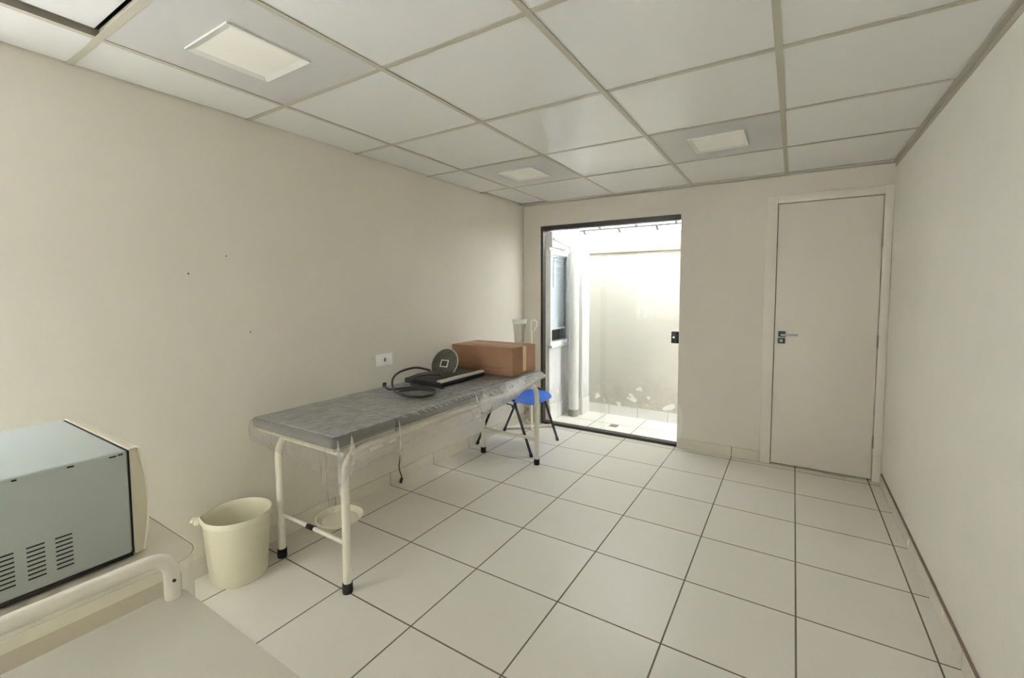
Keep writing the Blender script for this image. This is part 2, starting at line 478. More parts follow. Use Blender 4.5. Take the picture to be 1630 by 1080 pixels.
# hinged door on the right
d1 = bpy.data.objects.new('door_1', None); d1.location = (2.6, L, 0); COL.objects.link(d1); d1['kind'] = 'structure'
bm = bmesh.new()
box(bm, 2.214, 2.290, L - .014, L + .11, 0, 2.112, bev=.003)
box(bm, 2.932, 2.981, L - .014, L + .11, 0, 2.112, bev=.003)
box(bm, 2.288, 2.934, L - .0135, L + .11, 2.052, 2.112, bev=.003)
obj('door_frame', bm, 'doorframe', d1, True)
obj('door_leaf', B(2.294, 2.928, L + .004, L + .04, .012, 2.047, bev=.002), 'door', d1, True)
obj('gap_shade_slab', B(2.288, 2.934, L + .045, L + .11, .0, 2.052), 'dark', d1)  # near-black slab behind the leaf, shade of the gaps put into its colour
rs = obj('handle_rose', B(2.318, 2.368, L - .006, L + .006, 1.022, 1.066, bev=.003), 'rose', d1, True)
bm = TB(fillet([(2.343, L - .004, 1.040), (2.343, L - .046, 1.040), (2.449, L - .050, 1.044)], .012), .0075)
obj('lever', bm, 'steel', rs, True)
ks = obj('keyhole_plate', B(2.316, 2.366, L - .005, L + .006, .970, 1.013, bev=.003), 'rose', d1, True)
bm = bmesh.new(); lathe(bm, [(.0, 0), (.009, 0), (.010, .004), (.0, .004)], seg=20)
for v in bm.verts: v.co = Vector((2.341 + v.co.x, L - .005 - v.co.z, .992 + v.co.y))
obj('lock_cylinder', bm, 'steel', ks, True)
for hz in (1.735, 1.02, .29):
    obj('hinge', TB([(2.932, L - .007, hz - .045), (2.932, L - .007, hz + .045)], .007), 'socket', d1, True)

# sliding glass door
d2 = bpy.data.objects.new('door_2', None); d2.location = (.9, L + .03, 0); COL.objects.link(d2); d2['kind'] = 'structure'
obj('head_rail', B(OX0, OX1, L - .006, L + .085, 1.996, 2.040, bev=.002), 'black', d2)
obj('side_channel', B(OX0, OX0 + .026, L - .002, L + .06, .022, 1.996, bev=.001), 'black', d2)
obj('floor_track', B(OX0, OX1 - .004, L + .0, L + .075, 0, .024, bev=.003), 'black', d2)
obj('glass_panel', B(OX0 + .026, .888, L + .048, L + .056, .024, 1.996, bev=.001), 'glass', d2)
gp = obj('glass_panel', B(.842, OX1 - .006, L + .022, L + .030, .024, 1.996, bev=.001), 'glass', d2)
lk = obj('lock_body', B(1.508, 1.568, L - .002, L + .050, .922, 1.026, bev=.006), 'blackpl', gp, True)
bm = bmesh.new(); lathe(bm, [(.0, 0), (.009, 0), (.009, .006), (.0, .006)], seg=20)
for v in bm.verts: v.co = Vector((1.530 + v.co.x, L - .002 - v.co.z, .975 + v.co.y))
obj('lock_barrel', bm, 'steel', lk, True)

# ------------------------------------------------------------------ courtyard
CX, CY = .24, 3.5
bm = bmesh.new()
WY0, WY1, WZa, WZb = 2.80, 3.385, .81, 1.81
box(bm, CX - .12, CX, L + .12, CY, 0, WZa); box(bm, CX - .12, CX, L + .12, CY, WZb, 2.30)
box(bm, CX - .12, CX, WY1, CY, WZa, WZb)
box(bm, CX, CX + .030, L + .12, 3.33, WZb + .03, 2.0)          # lintel band over the window
struct('wall_courtyard_left', bm, 'courtw')
struct('eave_courtyard', B(-.15, 4.15, L + .12, 2.93, 2.42, 2.50), 'courtw')  # unseen overhang added to keep sky light off the courtyard wall
struct('wall_courtyard_back', B(CX, 4.15, CY, CY + .15, 0, 1.80), 'court')
struct('wall_courtyard_right', B(4.0, 4.15, L + .12, CY, 0, 2.03), 'court')
struct('beam_courtyard', B(CX, 4.15, CY - .03, CY + .15, 1.80, 2.005, bev=.004), 'beam')
struct('pillar_courtyard', B(CX, .437, 3.30, CY, 0, 1.80), 'courtw')
struct('baseboard_courtyard', B(.437, 4.0, CY - .012, CY, 0, .105), 'skirt_c')
bm = bmesh.new(); box(bm, CX, CX + .012, L + .12, 3.30, 0, .165)
struct('baseboard_courtyard_side', bm, 'skirt_cy')
bm = bmesh.new(); box(bm, .362, .449, 3.288, 3.30, 0, .18, bev=.001, seg=1); box(bm, .437, .449, 3.30, CY - .012, 0, .18, bev=.001, seg=1)
struct('baseboard_pillar', bm, 'pvc')
# courtyard window with a blind behind the pane
bm = bmesh.new()
y0, y1 = L + .12, WY1
for a in ((y0, y1, WZa, WZa + .035), (y0, y1, WZb - .045, WZb), (y1 - .035, y1, WZa + .035, WZb - .045), (y0, y0 + .03, WZa + .035, WZb - .045)):
    box(bm, CX - .06, CX + .014, a[0], a[1], a[2], a[3], bev=.002)
w1 = struct('window_1', bm, 'winframe')
obj('pane', B(CX - .012, CX - .007, y0 + .03, y1 - .035, WZa + .035, WZb - .045), 'pane', w1)
obj('window_sill', B(CX - .02, CX + .03, y0, y1 + .01, WZa - .03, WZa, bev=.003), 'winframe', w1)
bm = bmesh.new()
box(bm, CX - .60, CX - .56, L + .12, CY, .4, 2.3); box(bm, CX - .56, CX - .12, L + .12, CY, .36, .4)
box(bm, CX - .56, CX - .12, CY - .04, CY, .4, 2.3); box(bm, CX - .56, CX - .12, L + .121, L + .14, .4, 2.3)
box(bm, CX - .60, CX, L + .12, CY, 2.30, 2.34)
struct('wall_neighbour_room', bm, 'interior')
bl = thing('window_blind', 'white venetian blind with a pull cord behind the courtyard window pane', 'blind', (CX - .1, 3.1, 1.75))
bm = bmesh.new()
for k in range(34):
    z = 1.74 - k * .0225
    c = Matrix.Translation((CX - .034 + .004 * math.sin(k * 1.9), 0, z)) @ Matrix.Rotation(math.radians(66), 4, 'Y')
    box(bm, -.0125, .0125, y0 + .02, y1 - .085, -.0006, .0006, mat=c)
obj('slat', bm, 'blind', bl)
obj('head_rail', B(CX - .055, CX - .017, y0 + .02, y1 - .08, 1.745, 1.775), 'blind', bl)
obj('bottom_rail', B(CX - .048, CX - .022, y0 + .02, y1 - .07, .965, .985), 'blind', bl)
obj('pull_cord', TB(smooth_path([(CX - .018, 3.10, 1.75), (CX - .018, 3.03, 1.72), (CX - .018, 3.02, 1.55), (CX - .018, 3.02, 1.42)]), .003, seg=6), 'socket', bl)
# roof of translucent sheets rising from the beam towards the house
bm = bmesh.new()
a = math.radians(32); ln = .74
vs = [bm.verts.new(p) for p in ((-.05, 0, 0), (3.9, 0, 0), (3.9, ln, 0), (-.05, ln, 0))]
bm.faces.new(vs)
bmesh.ops.solidify(bm, geom=bm.faces[:], thickness=.004)
rf = struct('courtyard_roof', bm, 'roof')
rf.location = (.20, CY - .028, 2.008); rf.rotation_euler = (PI - a, 0, 0)
# drain pipe
dp = thing('drain_pipe', 'thick white vertical drain pipe beside the courtyard window', 'pipe', (.372, 3.225, 0))
obj('pipe', TB([(.372, 3.225, .012), (.372, 3.225, 2.2)], .055, seg=28), 'pvc', dp, True)
obj('coupling', TB([(.372, 3.225, 1.80), (.372, 3.225, 1.98)], .063, seg=28), 'pvc', dp, True)
obj('foot_collar', TB([(.372, 3.225, 0), (.372, 3.225, .075)], .060, seg=28), 'beam', dp, True)
tag(obj('conduit', TB([(CX + .045, L + .125, 1.925), (.345, 3.175, 1.86)], .016, seg=12), 'pvc', None, True), 'thin white pipe running to the top of the drain pipe above the courtyard window', 'pipe')
# floor drain
fd = thing('floor_drain', 'small dark floor drain in the courtyard tiles', 'drain', (.885, 3.09, 0))
obj('drain_body', B(.845, .925, 3.05, 3.13, 0, .003), 'drain', fd)
bm = bmesh.new()
for k in range(4): box(bm, .85 + k * .02, .858 + k * .02, 3.055, 3.125, .003, .005)
obj('grate', bm, 'socket', fd)

# ------------------------------------------------------------------ ceiling lamps
lamp_lab = ['square ceiling lamp panel nearest the left wall and the camera', 'square ceiling lamp panel above the cardboard box near the back left corner', 'square ceiling lamp panel in front of the white door']
for (i, j), lb in zip(((1, 3), (1, 6), (3, 6)), lamp_lab):
    x0, x1, y0, y1 = xs[i] + .004, xs[i + 1] - .004, ys[j] + .004, ys[j + 1] - .004
    cx, cy = (x0 + x1) / 2, (y0 + y1) / 2
    t = thing('ceiling_lamp', lb, 'ceiling lamp', (cx, cy, H), 'square lamp panels in the ceiling')
    bm = bmesh.new(); h_ = .148
    box(bm, x0, cx - h_, y0, y1, H + .003, H + .011); box(bm, cx + h_, x1, y0, y1, H + .003, H + .011)
    box(bm, cx - h_, cx + h_, y0, cy - h_, H + .003, H + .011); box(bm, cx - h_, cx + h_, cy + h_, y1, H + .003, H + .011)
    obj('lamp_panel', bm, 'lamp_panel', t)
    bm = bmesh.new(); r1, r2 = .150, .126
    o_ = [(cx + sx * r1, cy + sy * r1) for sx, sy in ((-1, -1), (1, -1), (1, 1), (-1, 1))]
    n_ = [(cx + sx * r2, cy + sy * r2) for sx, sy in ((-1, -1), (1, -1), (1, 1), (-1, 1))]
    A = [[bm.verts.new((p[0], p[1], z)) for p in q] for q, z in ((o_, H + .004), (o_, H - .004), (n_, H + .003))]
    for u, v in ((0, 1), (1, 2)):
        for k in range(4): bm.faces.new((A[u][k], A[u][(k + 1) % 4], A[v][(k + 1) % 4], A[v][k]))
    obj('lamp_frame', bm, 'lamp_frame', t)
    obj('diffuser', B(cx - r2 - .002, cx + r2 + .002, cy - r2 - .002, cy + r2 + .002, H + .003, H + .012), 'diffuser', t)

# ------------------------------------------------------------------ examination table
TX0, TX1, TY1 = .187, .712, 1.78
RZ, TR = .655, .0185
et = thing('exam_table', 'examination table with grey padded top on white tubular legs along the left wall', 'examination table', (.45, .9, 0))
for x in (TX0, TX1):
    for ye, s in ((0, 1), (TY1, -1)):
        lg = obj('leg', TB(fillet([(x, ye, .03), (x, ye, RZ), (x, ye + s * .26, RZ)], .13, 10), TR, seg=18), 'tube', et, True)
        bm = bmesh.new(); lathe(bm, [(.0, 0), (.0225, 0), (.0235, .006), (.0225, .045), (.0187, .047)], (x, ye, 0), 20)
        obj('foot_cap', bm, 'rubber', lg, True)
    obj('side_rail', TB([(x, .258, RZ), (x, TY1 - .258, RZ)], TR, seg=18), 'tube', et, True)
obj('crossbar', B(TX0 + .016, TX1 - .016, .005, .027, .628, .650, bev=.002), 'tube', et)
obj('crossbar', B(TX0 + .016, TX1 - .016, TY1 - .03, TY1 - .008, .628, .650, bev=.002), 'tube', et)
obj('stretcher', TB([(TX0, 0, .232), (TX1, 0, .230)], .0095), 'tube', et, True)
obj('stretcher', TB([(TX0, TY1, .208), (TX1, TY1, .206)], .0125), 'tube', et, True)
MX0, MX1, MY0, MY1, SEAM = .085, .738, -.078, 1.842, .30
obj('base_board', B(MX0 + .02, MX1 - .02, MY0 + .02, SEAM - .004, .674, .690), 'board', et)
obj('base_board', B(MX0 + .02, MX1 - .02, SEAM + .004, MY1 - .02, .674, .690), 'board', et)
def pad(y0, y1, name):
    bm = bmesh.new(); box(bm, MX0, MX1, y0, y1, .688, .742)
    bmesh.ops.bevel(bm, geom=bm.edges[:], offset=.021, segments=5, affect='EDGES', profile=.5)
    bmesh.ops.subdivide_edges(bm, edges=[e for e in bm.edges if e.calc_length() > .25], cuts=6, use_grid_fill=True)
    return obj(name, bm, 'vinyl', et, True, 60)
pad(MY0, SEAM - .003, 'headrest_pad'); pad(SEAM + .003, MY1, 'mattress_pad')
bh = obj('basin_holder', TB([(.42, .002, .232), (.42, -.001, .231), (.47, .0, .232)], .0125), 'blackpl', et, True)
DC = (.50, .125, .238)
bm = bmesh.new(); lathe(bm, [(.0, -.012), (.085, -.012), (.108, .004), (.116, .008), (.118, .014), (.110, .014), (.086, -.006), (.0, -.006)], DC, 44)
obj('basin_dish', bm, 'dish', bh, True)
obj('basin_arm', TB([(.47, 0, .233), (.56, .02, .224), (.66, 0, .226)], .007), 'dish', bh, True)

# plastic sheet laid over the table
def lerp_tab(t, tab):
    for (a, va), (b, vb) in zip(tab, tab[1:]):
        if t <= b: 
            u = (t - a) / (b - a); u = u * u * (3 - 2 * u); return va + (vb - va) * u
    return tab[-1][1]
from mathutils import noise as mn
bm = bmesh.new()
NX, NY = 44, 120
ZT = .7455
def top_z(x, y):
    z = ZT + .0028 * mn.noise(Vector((x * 9, y * 6, 1))) + .0016 * mn.noise(Vector((x * 30 + y * 12, y * 22, 4)))
    edge = min(1, max(0, (x - .60) / .12))
    z += edge * .007 * mn.noise(Vector((x * 16, y * 48, 9)))
    ey = max(0, 1 - abs(y - SEAM) / .012); z -= .004 * ey
    return max(z, .7432)
X0, X1, Y0, Y1 = MX0 - .003, MX1 + .004, MY0 - .004, MY1 + .006
grid = {}
for i in range(NX + 1):
    for j in range(NY + 1):
        x = X0 + (X1 - X0) * i / NX; y = Y0 + (Y1 - Y0) * j / NY
        dx = max(0, .021 - (x - X0), .021 - (X1 - x)); dy = max(0, .021 - (y - Y0), .021 - (Y1 - y))
        drop = .021 - math.sqrt(max(0, .021 ** 2 - min(.021, math.hypot(dx, dy)) ** 2))
        grid[i, j] = bm.verts.new((x, y, top_z(x, y) - drop))
for i in range(NX):
    for j in range(NY): bm.faces.new((grid[i, j], grid[i + 1, j], grid[i + 1, j + 1], grid[i, j + 1]))
# hanging skirt along the near end, the long right side and the far end
path = [(i, 0, 'n') for i in range(0, NX + 1)] + [(NX, j, 'r') for j in range(1, NY + 1)] + [(i, NY, 'f') for i in range(NX - 1, -1, -1)]
hang_r = [(-.09, .26), (.0, .165), (.21, .140), (.56, .150), (.96, .150), (1.25, .120), (1.55, .075), (1.75, .040), (1.86, .030)]
NH = 12
rows = []
for idx, (i, j, sd) in enumerate(path):
    v = grid[i, j]; p = v.co.copy(); col = [v]
    if sd == 'n':
        t = i / NX; d = .10 + .05 * t + (.16 * max(0, (t - .86) / .14) ** 1.0); nrm = Vector((0, -1, 0)); bul = .010
        wob = .5
    elif sd == 'r':
        d = lerp_tab(p.y, hang_r); nrm = Vector((1, 0, 0)); wob = 1
        bul = .012 + .055 * math.exp(-((p.y - 1.15) / .45) ** 2)
        if j < 5: nrm = Vector((1, -1, 0)).normalized(); d = .26 - j * .018
    else:
        d = .03 + .01 * math.sin(i); nrm = Vector((0, 1, 0)); bul = .012; wob = .5
    pleat = 0
    if sd == 'n' and i > NX - 6: pleat = .012 * math.cos(i * 2.2)
    if sd == 'r' and j < 6: pleat = .014 * math.cos(j * 2.2)
    if sd == 'r': pleat += .014 * math.exp(-((p.y - SEAM) / .014) ** 2)
    if sd == 'r' and abs(p.y - SEAM) < .02: d += .05
    for k in range(1, NH + 1):
        t = k / NH
        out = bul * math.sin(PI * min(1, t * .95)) + pleat * t + wob * .007 * t * mn.noise(Vector((p.x * 14, p.y * 14, t * 4)))
        z = p.z - d * t
        q = p + nrm * max(out, .002 + (.004 if t < .4 else 0)); q.z = z
        col.append(bm.verts.new(q))
    rows.append(col)
for a, b in zip(rows, rows[1:]):
    for k in range(NH): bm.faces.new((a[k], b[k], b[k + 1], a[k + 1]))
for f in bm.faces: f.material_index = 0
for i in range(NX):
    for j in range(NY):
        for f in grid[i, j].link_faces:
            if all(v.co.z > .735 for v in f.verts): f.material_index = 1
# doubled folds where the sheet is gathered, and white slivers painted as edge sparkle
def fold_or_glint(top, bot, w0, w1, n=10):
    top, bot = Vector(top), Vector(bot); side = Vector((-.25, 1, 0)).normalized(); pr = None
    for k in range(n + 1):
        t = k / n; c = top.lerp(bot, t) + Vector((1, -.2, 0)) * .008 * math.sin(PI * t); w_ = w0 + (w1 - w0) * math.sin(PI * min(1, t * .95)) 
        r_ = [bm.verts.new(c - side * w_), bm.verts.new(c + Vector((.008, -.004, 0)) * math.sin(PI * t)), bm.verts.new(c + side * w_)]
        if pr:
            for q in (0, 1):
                f = bm.faces.new((pr[q], pr[q + 1], r_[q + 1], r_[q])); f.material_index = 2
        pr = r_
fold_or_glint((.752, -.060, .735), (.775, -.075, .500), .002, .012)
fold_or_glint((.748, .015, .735), (.760, .000, .565), .002, .020)
fold_or_glint((.752, .296, .735), (.766, .290, .500), .002, .012)
rc = random.Random(3)
for k in range(22):  # sparkle along the right edge, painted as small white folds
    y_ = .36 + k * .044 + rc.uniform(-.012, .012); l_ = rc.uniform(.4, 1.0)
    fold_or_glint((.738 - .050 * l_, y_ - .03 * l_, .7495), (.744, y_ + .012, .738 - .016 * rc.random()), .0012, rc.uniform(.003, .0065), 6)
fold_or_glint((.752, .93, .742), (.772, .925, .665), .002, .010)
fold_or_glint((.752, 1.20, .742), (.780, 1.19, .690), .002, .012)
film = obj('plastic_sheet', bm, ['film', 'film_top', 'film_fold_glint'], None, True, 180)
tag(film, 'clear crumpled plastic sheet covering the examination table and hanging over its edge', 'plastic sheet')

# ------------------------------------------------------------------ on the table
cb = thing('cardboard_box', 'closed brown cardboard box on the far end of the examination table', 'box', (.388, 1.65, .752))
cb_x, cb_y, cb_z, cb_h = .2875, .17, .752, .210
mat = Matrix.Translation((.388, 1.652, cb_z))
def cbox(*a, **k): 
    bm = bmesh.new(); box(bm, *a, **k)
    for v in bm.verts: v.co = mat @ v.co
    return bm
bm = bmesh.new(); box(bm, -cb_x, cb_x, -cb_y, cb_y, 0, cb_h - .003, bev=.002)
o = obj('carton', bm, 'card', None, True); o.location = mat.translation; o.parent = cb; o.location = (0, .002, 0)
obj('flap', cbox(-cb_x, cb_x, -cb_y, -.002, cb_h - .003, cb_h, bev=.001), 'card', cb)
obj('flap', cbox(-cb_x, cb_x, .002, cb_y, cb_h - .003, cb_h, bev=.001), 'card', cb)
bm = bmesh.new()
for a in ((-cb_x, cb_x, -.025, .025, cb_h, cb_h + .0008), (cb_x + .0002, cb_x + .001, -.025, .025, .02, cb_h + .0008), (-cb_x - .001, -cb_x - .0002, -.025, .025, .02, cb_h + .0008)):
    box(bm, *a, mat=mat)
obj('packing_tape', bm, 'tape', cb)

cu = thing('cup', 'tall translucent tapered cup standing on top of the cardboard box', 'cup', (.555, 1.775, .963))
cz = cb_z + cb_h + .001
bm = bmesh.new(); lathe(bm, [(0, 0), (.036, 0), (.039, .01), (.052, .165), (.050, .165), (.037, .012), (0, .010)], (.555, 1.775, cz), 36)
obj('cup_body', bm, 'cup', cu, True)
bm = bmesh.new(); lathe(bm, [(.0515, .160), (.056, .162), (.0575, .196), (.0545, .197), (.0515, .166)], (.555, 1.775, cz), 36)
obj('cup_rim', bm, 'cupw', cu, True)

# monitor lying face down with its round stand tipped up
mo = thing('computer_monitor', 'black flat monitor lying face down on the plastic sheet, round foot tipped up', 'monitor', (.30, 1.18, .75))
mx0, mx1, my0, my1, mz = .135, .462, .93, 1.425, .750
bm = B(mx0, mx1, my0, my1, mz, mz + .034, bev=.005)
obj('bezel', bm, 'blackpl', mo, True)
bm = bmesh.new()
lo = [bm.verts.new((x, y, mz + .034)) for x, y in rounded_rect(mx0 + .006, mx1 - .006, my0 + .006, my1 - .006, .02)]
hi = [bm.verts.new((x, y, mz + .056)) for x, y in rounded_rect(mx0 + .05, mx1 - .05, my0 + .07, my1 - .06, .02)]
n = len(lo)
for k in range(n): bm.faces.new((lo[k], lo[(k + 1) % n], hi[(k + 1) % n], hi[k]))
bm.faces.new(hi); bm.faces.new(lo[::-1])
obj('back_shell', bm, 'blackpl', mo, True)
obj('silver_strip', B(mx1 - .034, mx1 + .001, my0 + .004, my1 - .004, mz + .026, mz + .044, bev=.004), 'silver', mo, True)
nk = obj('stand_neck', TB(smooth_path([(.30, 1.26, mz + .045), (.295, 1.245, mz + .075), (.27, 1.215, mz + .102)]), .022, seg=16), 'blackpl', mo, True)
nrm = Vector((.06, -.87, .40)).normalized()
rot = nrm.to_track_quat('Z', 'Y').to_matrix().to_4x4()
dcen = Vector((.275, 1.19, mz + .108))
bm = bmesh.new(); R_ = .117
lathe(bm, [(0, -.010), (.06, -.010), (R_ - .012, -.006), (R_ - .001, -.001), (R_, .001), (R_ - .002, .004), (R_ - .006, .004), (R_ - .008, .001), (0, .001)], seg=56)
ob = obj('stand_foot', bm, 'silver', None, True); ob.parent = mo; ob.matrix_parent_inverse = Matrix.Translation(-Vector(mo.location)); ob.matrix_basis = Matrix.Translation(dcen) @ rot
DM = Matrix.Translation(dcen) @ rot
def on_disc(bm, name, m_):
    o = obj(name, bm, m_, None, True); o.parent = ob; o.matrix_parent_inverse = Matrix.Identity(4); return o
bm = bmesh.new(); lathe(bm, [(0, .0035), (R_ - .007, .0035), (R_ - .007, .002)], seg=56)
on_disc(bm, 'underside_pad', 'felt')
bm = bmesh.new()
s1, s2 = .034, .026
for a in ((-s1, s1, -s1 * .8, -s2 * .8), (-s1, s1, s2 * .8, s1 * .8), (-s1, -s2, -s2 * .8, s2 * .8), (s2, s1, -s2 * .8, s2 * .8)):
    box(bm, a[0] , a[1], a[2] , a[3], .0036, .0046)
on_disc(bm, 'sticker_outline', 'label')
bm = bmesh.new(); prism(bm, [(-.022, -.017), (.022, -.017), (.022, .017), (.008, .017), (0, .010), (-.008, .017), (-.022, .017)], .0036, .0044)
on_disc(bm, 'sticker_centre', 'blackpl')

cz = .7575
pc = thing('power_cable', 'black power cable coiled on the plastic sheet beside the monitor', 'cable', (.46, .75, .75))
pts = [(.26, 1.06, .826), (.19, .99, .850), (.15, .90, .838), (.15, .83, .815), (.20, .76, .79), (.30, .68, .766), (.40, .63, cz + .004), (.50, .62, cz), (.565, .66, cz), (.57, .74, cz), (.50, .80, cz + .004),
       (.42, .79, cz + .004), (.37, .72, cz + .006), (.38, .64, cz + .012), (.46, .605, cz + .010), (.55, .63, cz + .008), (.59, .70, cz + .008), (.55, .79, cz + .008), (.46, .82, cz + .01), (.36, .80, cz + .008), (.30, .73, cz + .006), (.26, .68, cz + .006), (.20, .70, cz + .012)]
obj('cable', TB(smooth_path(pts, 7), .0072, seg=10), 'blackpl', pc, True)
obj('plug', B(-.02, .02, -.012, .012, -.01, .011, bev=.004, mat=Matrix.Translation((.180, .712, cz + .020)) @ Matrix.Rotation(2.5, 4, 'Z') @ Matrix.Rotation(.5, 4, 'Y')), 'blackpl', pc, True)
pv = thing('video_cable', 'thin black cable arching from the monitor back beside the coil', 'cable', (.3, .9, .75))
pts = [(.40, 1.00, .815), (.36, .93, .825), (.31, .89, .815), (.27, .87, .790), (.27, .86, .762), (.33, .87, cz + .005), (.42, .895, cz + .004), (.50, .89, cz + .003)]
obj('cable', TB(smooth_path(pts, 7), .004, seg=10), 'blackpl', pv, True)
obj('connector', B(-.018, .018, -.009, .009, -.006, .006, bev=.003, mat=Matrix.Translation((.512, .889, cz + .005)) @ Matrix.Rotation(-.1, 4, 'Z')), 'blackpl', pv, True)

# cable hanging between table and wall
hc = thing('hanging_cable', 'black cable hanging down behind the examination table with its plug near the floor', 'cable', (.05, .95, .03))
pts = [(.045, .90, .735), (.040, .905, .6), (.045, .915, .45), (.05, .932, .376), (.05, .975, .30), (.052, .955, .20), (.05, .945, .12), (.052, .962, .06), (.05, .968, .036)]
obj('cable', TB(smooth_path(pts, 7), .0045, seg=10), 'blackpl', hc, True)
bm = bmesh.new(); tube(bm, [(.05, .969, .042), (.05, .966, .028), (.05, .955, .004)], .01, radii=[.006, .012, .010], seg=12)
obj('plug', bm, 'blackpl', hc, True)

# ------------------------------------------------------------------ wall outlets
def outlet(name, label, y0, y1, z0, z1, holes):
    t = thing(name, label, 'outlet', (0, (y0 + y1) / 2, z0), 'wall outlets on the left wall')
    obj('cover_plate', B(.0, .011, y0, y1, z0, z1, bev=.003), 'plate', t, True)
    cy, czz = (y0 + y1) / 2, (z0 + z1) / 2
    if holes:
        bm = bmesh.new(); lathe(bm, [(0, .0), (.013, .0), (.013, .004), (0, .004)], seg=6)
        for v in bm.verts: v.co = Vector((.0105 + v.co.z * .4, cy + v.co.x * .8, czz + v.co.y * 1.25))
        obj('socket', bm, 'socket', t)
        bm = bmesh.new()
        for dz in (-.007, 0, .007): box(bm, .0122, .0128, cy - .002, cy + .002, czz + dz - .002, czz + dz + .002)
        obj('pin_hole', bm, 'dark', t)
    else:
        obj('socket', B(.0105, .0125, cy - .012, cy + .012, czz - .016, czz + .016, bev=.001), 'plate', t)
outlet('wall_outlet', 'white socket plate on the left wall above the examination table', .800, .940, .867, .949, True)
outlet('wall_outlet', 'white wide outlet plate low on the left wall below the examination table', .714, .838, .300, .386, False)
outlet('wall_outlet', 'white narrow outlet plate low on the wall beside the hanging cable', .896, .960, .304, .376, False)

# ------------------------------------------------------------------ folding stool
st = thing('folding_stool', 'folding stool with blue plastic seat and black tubular legs behind the examination table', 'stool', (.35, 2.13, 0))
ya, yb = 1.893, 2.378
for y in (ya, yb):
    lg = obj('leg', TB(fillet([(.597, y, .012), (.442, y, .415), (.425, y, .462), (.33, y, .474), (.235, y, .462), (.205, y, .43)], .035, 8), .0115), 'blacktube', st, True)
    obj('foot_cap', TB([(.599, y, 0), (.590, y, .028)], .0145), 'rubber', lg, True)
    s = .022 if y == ya else -.022
    lg = obj('leg', TB([(.022, y + s, .012), (.222, y + s, .435), (.235, y + s, .445)], .0115), 'blacktube', st, True)
    obj('foot_cap', TB([(.020, y + s, 0), (.031, y + s, .028)], .0145), 'rubber', lg, True)
    obj('hinge_knob', TB([(.425, y + (-.018 if y == ya else .018), .408), (.425, y, .408)], .013), 'blacktube', st, True)
    obj('link_bar', TB([(.425, y + s * .55, .408), (.225, y + s * .55, .430)], .006), 'blacktube', st, True)
obj('cross_bar', TB([(.222, ya, .437), (.222, yb, .437)], .009), 'blacktube', st, True)
bm = bmesh.new(); NU, NV = 26, 26; gv = {}
for i in range(NU + 1):
    for j in range(NV + 1):
        u = i / NU * 2 - 1; v = j / NV * 2 - 1
        # rounded outline
        rx = .205 * (1 - .16 * abs(v) ** 3); ry = .258 * (1 - .20 * max(0, u) ** 3 - .08 * abs(u) ** 4)
        x = .405 + rx * u; y = 2.112 + ry * v
        z = .452 - .028 * max(0, u - .55) ** 1.3 * 2.2 - .010 * (1 - v * v) * (1 - u * u) - .012 * max(0, -u - .7)
        gv[i, j] = bm.verts.new((x, y, z))
for i in range(NU):
    for j in range(NV): bm.faces.new((gv[i, j], gv[i + 1, j], gv[i + 1, j + 1], gv[i, j + 1]))
bmesh.ops.solidify(bm, geom=bm.faces[:], thickness=.010)
obj('seat', bm, 'blue', st, True, 50)

# ------------------------------------------------------------------ white stand with crossed feet
iv = thing('pole_stand', 'white thin pole stand on crossed floor bars behind the blue stool', 'stand', (.192, 2.594, 0))
obj('foot_bar', TB([(.020, 2.416, .019), (.375, 2.731, .019)], .014), 'tube', iv, True)
obj('foot_bar', TB([(.053, 2.735, .0195), (.331, 2.419, .0195)], .014), 'tube', iv, True)
obj('pole', TB([(.192, 2.594, .02), (.192, 2.594, .985)], .0135), 'tube', iv, True)
obj('hook', TB(smooth_path([(.192, 2.594, .96), (.192, 2.594, 1.05), (.198, 2.597, 1.085), (.225, 2.61, 1.09), (.245, 2.622, 1.06), (.232, 2.614, 1.01), (.212, 2.604, .985)]), .0065), 'cupw', iv, True)
vt = thing('wall_tap', 'small metal tap low in the back left corner of the room', 'tap', (.05, L - .03, .1))
obj('valve_body', TB([(.05, L - .001, .13), (.05, L - .05, .13), (.05, L - .055, .128)], .012), 'brass', vt, True)
obj('spout', TB(fillet([(.05, L - .035, .13), (.05, L - .075, .125), (.05, L - .080, .090)], .02), .008), 'brass', vt, True)
obj('tap_handle', B(.028, .072, L - .046, L - .034, .150, .158, bev=.003), 'brass', vt, True)
obj('stem', TB([(.05, L - .04, .13), (.05, L - .04, .152)], .005), 'brass', vt, True)

# ------------------------------------------------------------------ bucket
bk = thing('bucket', 'white plastic bucket with a lug at its rim on the floor by the left wall', 'bucket', (.152, -.19, 0))
bc = (.152, -.19, 0); la = math.radians(-128)
def warp(a, r, z):
    d = (a - la + PI) % (2 * PI) - PI
    return r * (1 + .10 * math.exp(-(d / .22) ** 2))
prof = [(0, .004), (.108, .004), (.112, .0), (.118, .006), (.137, .285), (.139, .29), (.146, .292), (.147, .315), (.143, .319), (.139, .316), (.134, .292), (.114, .012), (0, .010)]
bm = bmesh.new(); lathe(bm, prof, bc, 72, warp=warp)
obj('bucket_body', bm, 'bucket', bk, True, 50)
ux, uy = math.cos(la), math.sin(la)
bm = bmesh.new()
R3 = Matrix.Translation((bc[0] + ux * .165, bc[1] + uy * .165, .297)) @ Matrix.Rotation(la, 4, 'Z')
box(bm, -.012, .016, -.019, .019, -.014, .014, bev=.006, mat=R3)
obj('handle_lug', bm, 'bucket', bk, True)
bm = bmesh.new()
R4 = Matrix.Translation((bc[0] + ux * .182, bc[1] + uy * .182, .306)) @ Matrix.Rotation(la, 4, 'Z')
box(bm, -.006, .010, -.024, .024, -.006, .006, bev=.004, mat=R4)
obj('handle_peg', bm, 'bucket', bk, True)

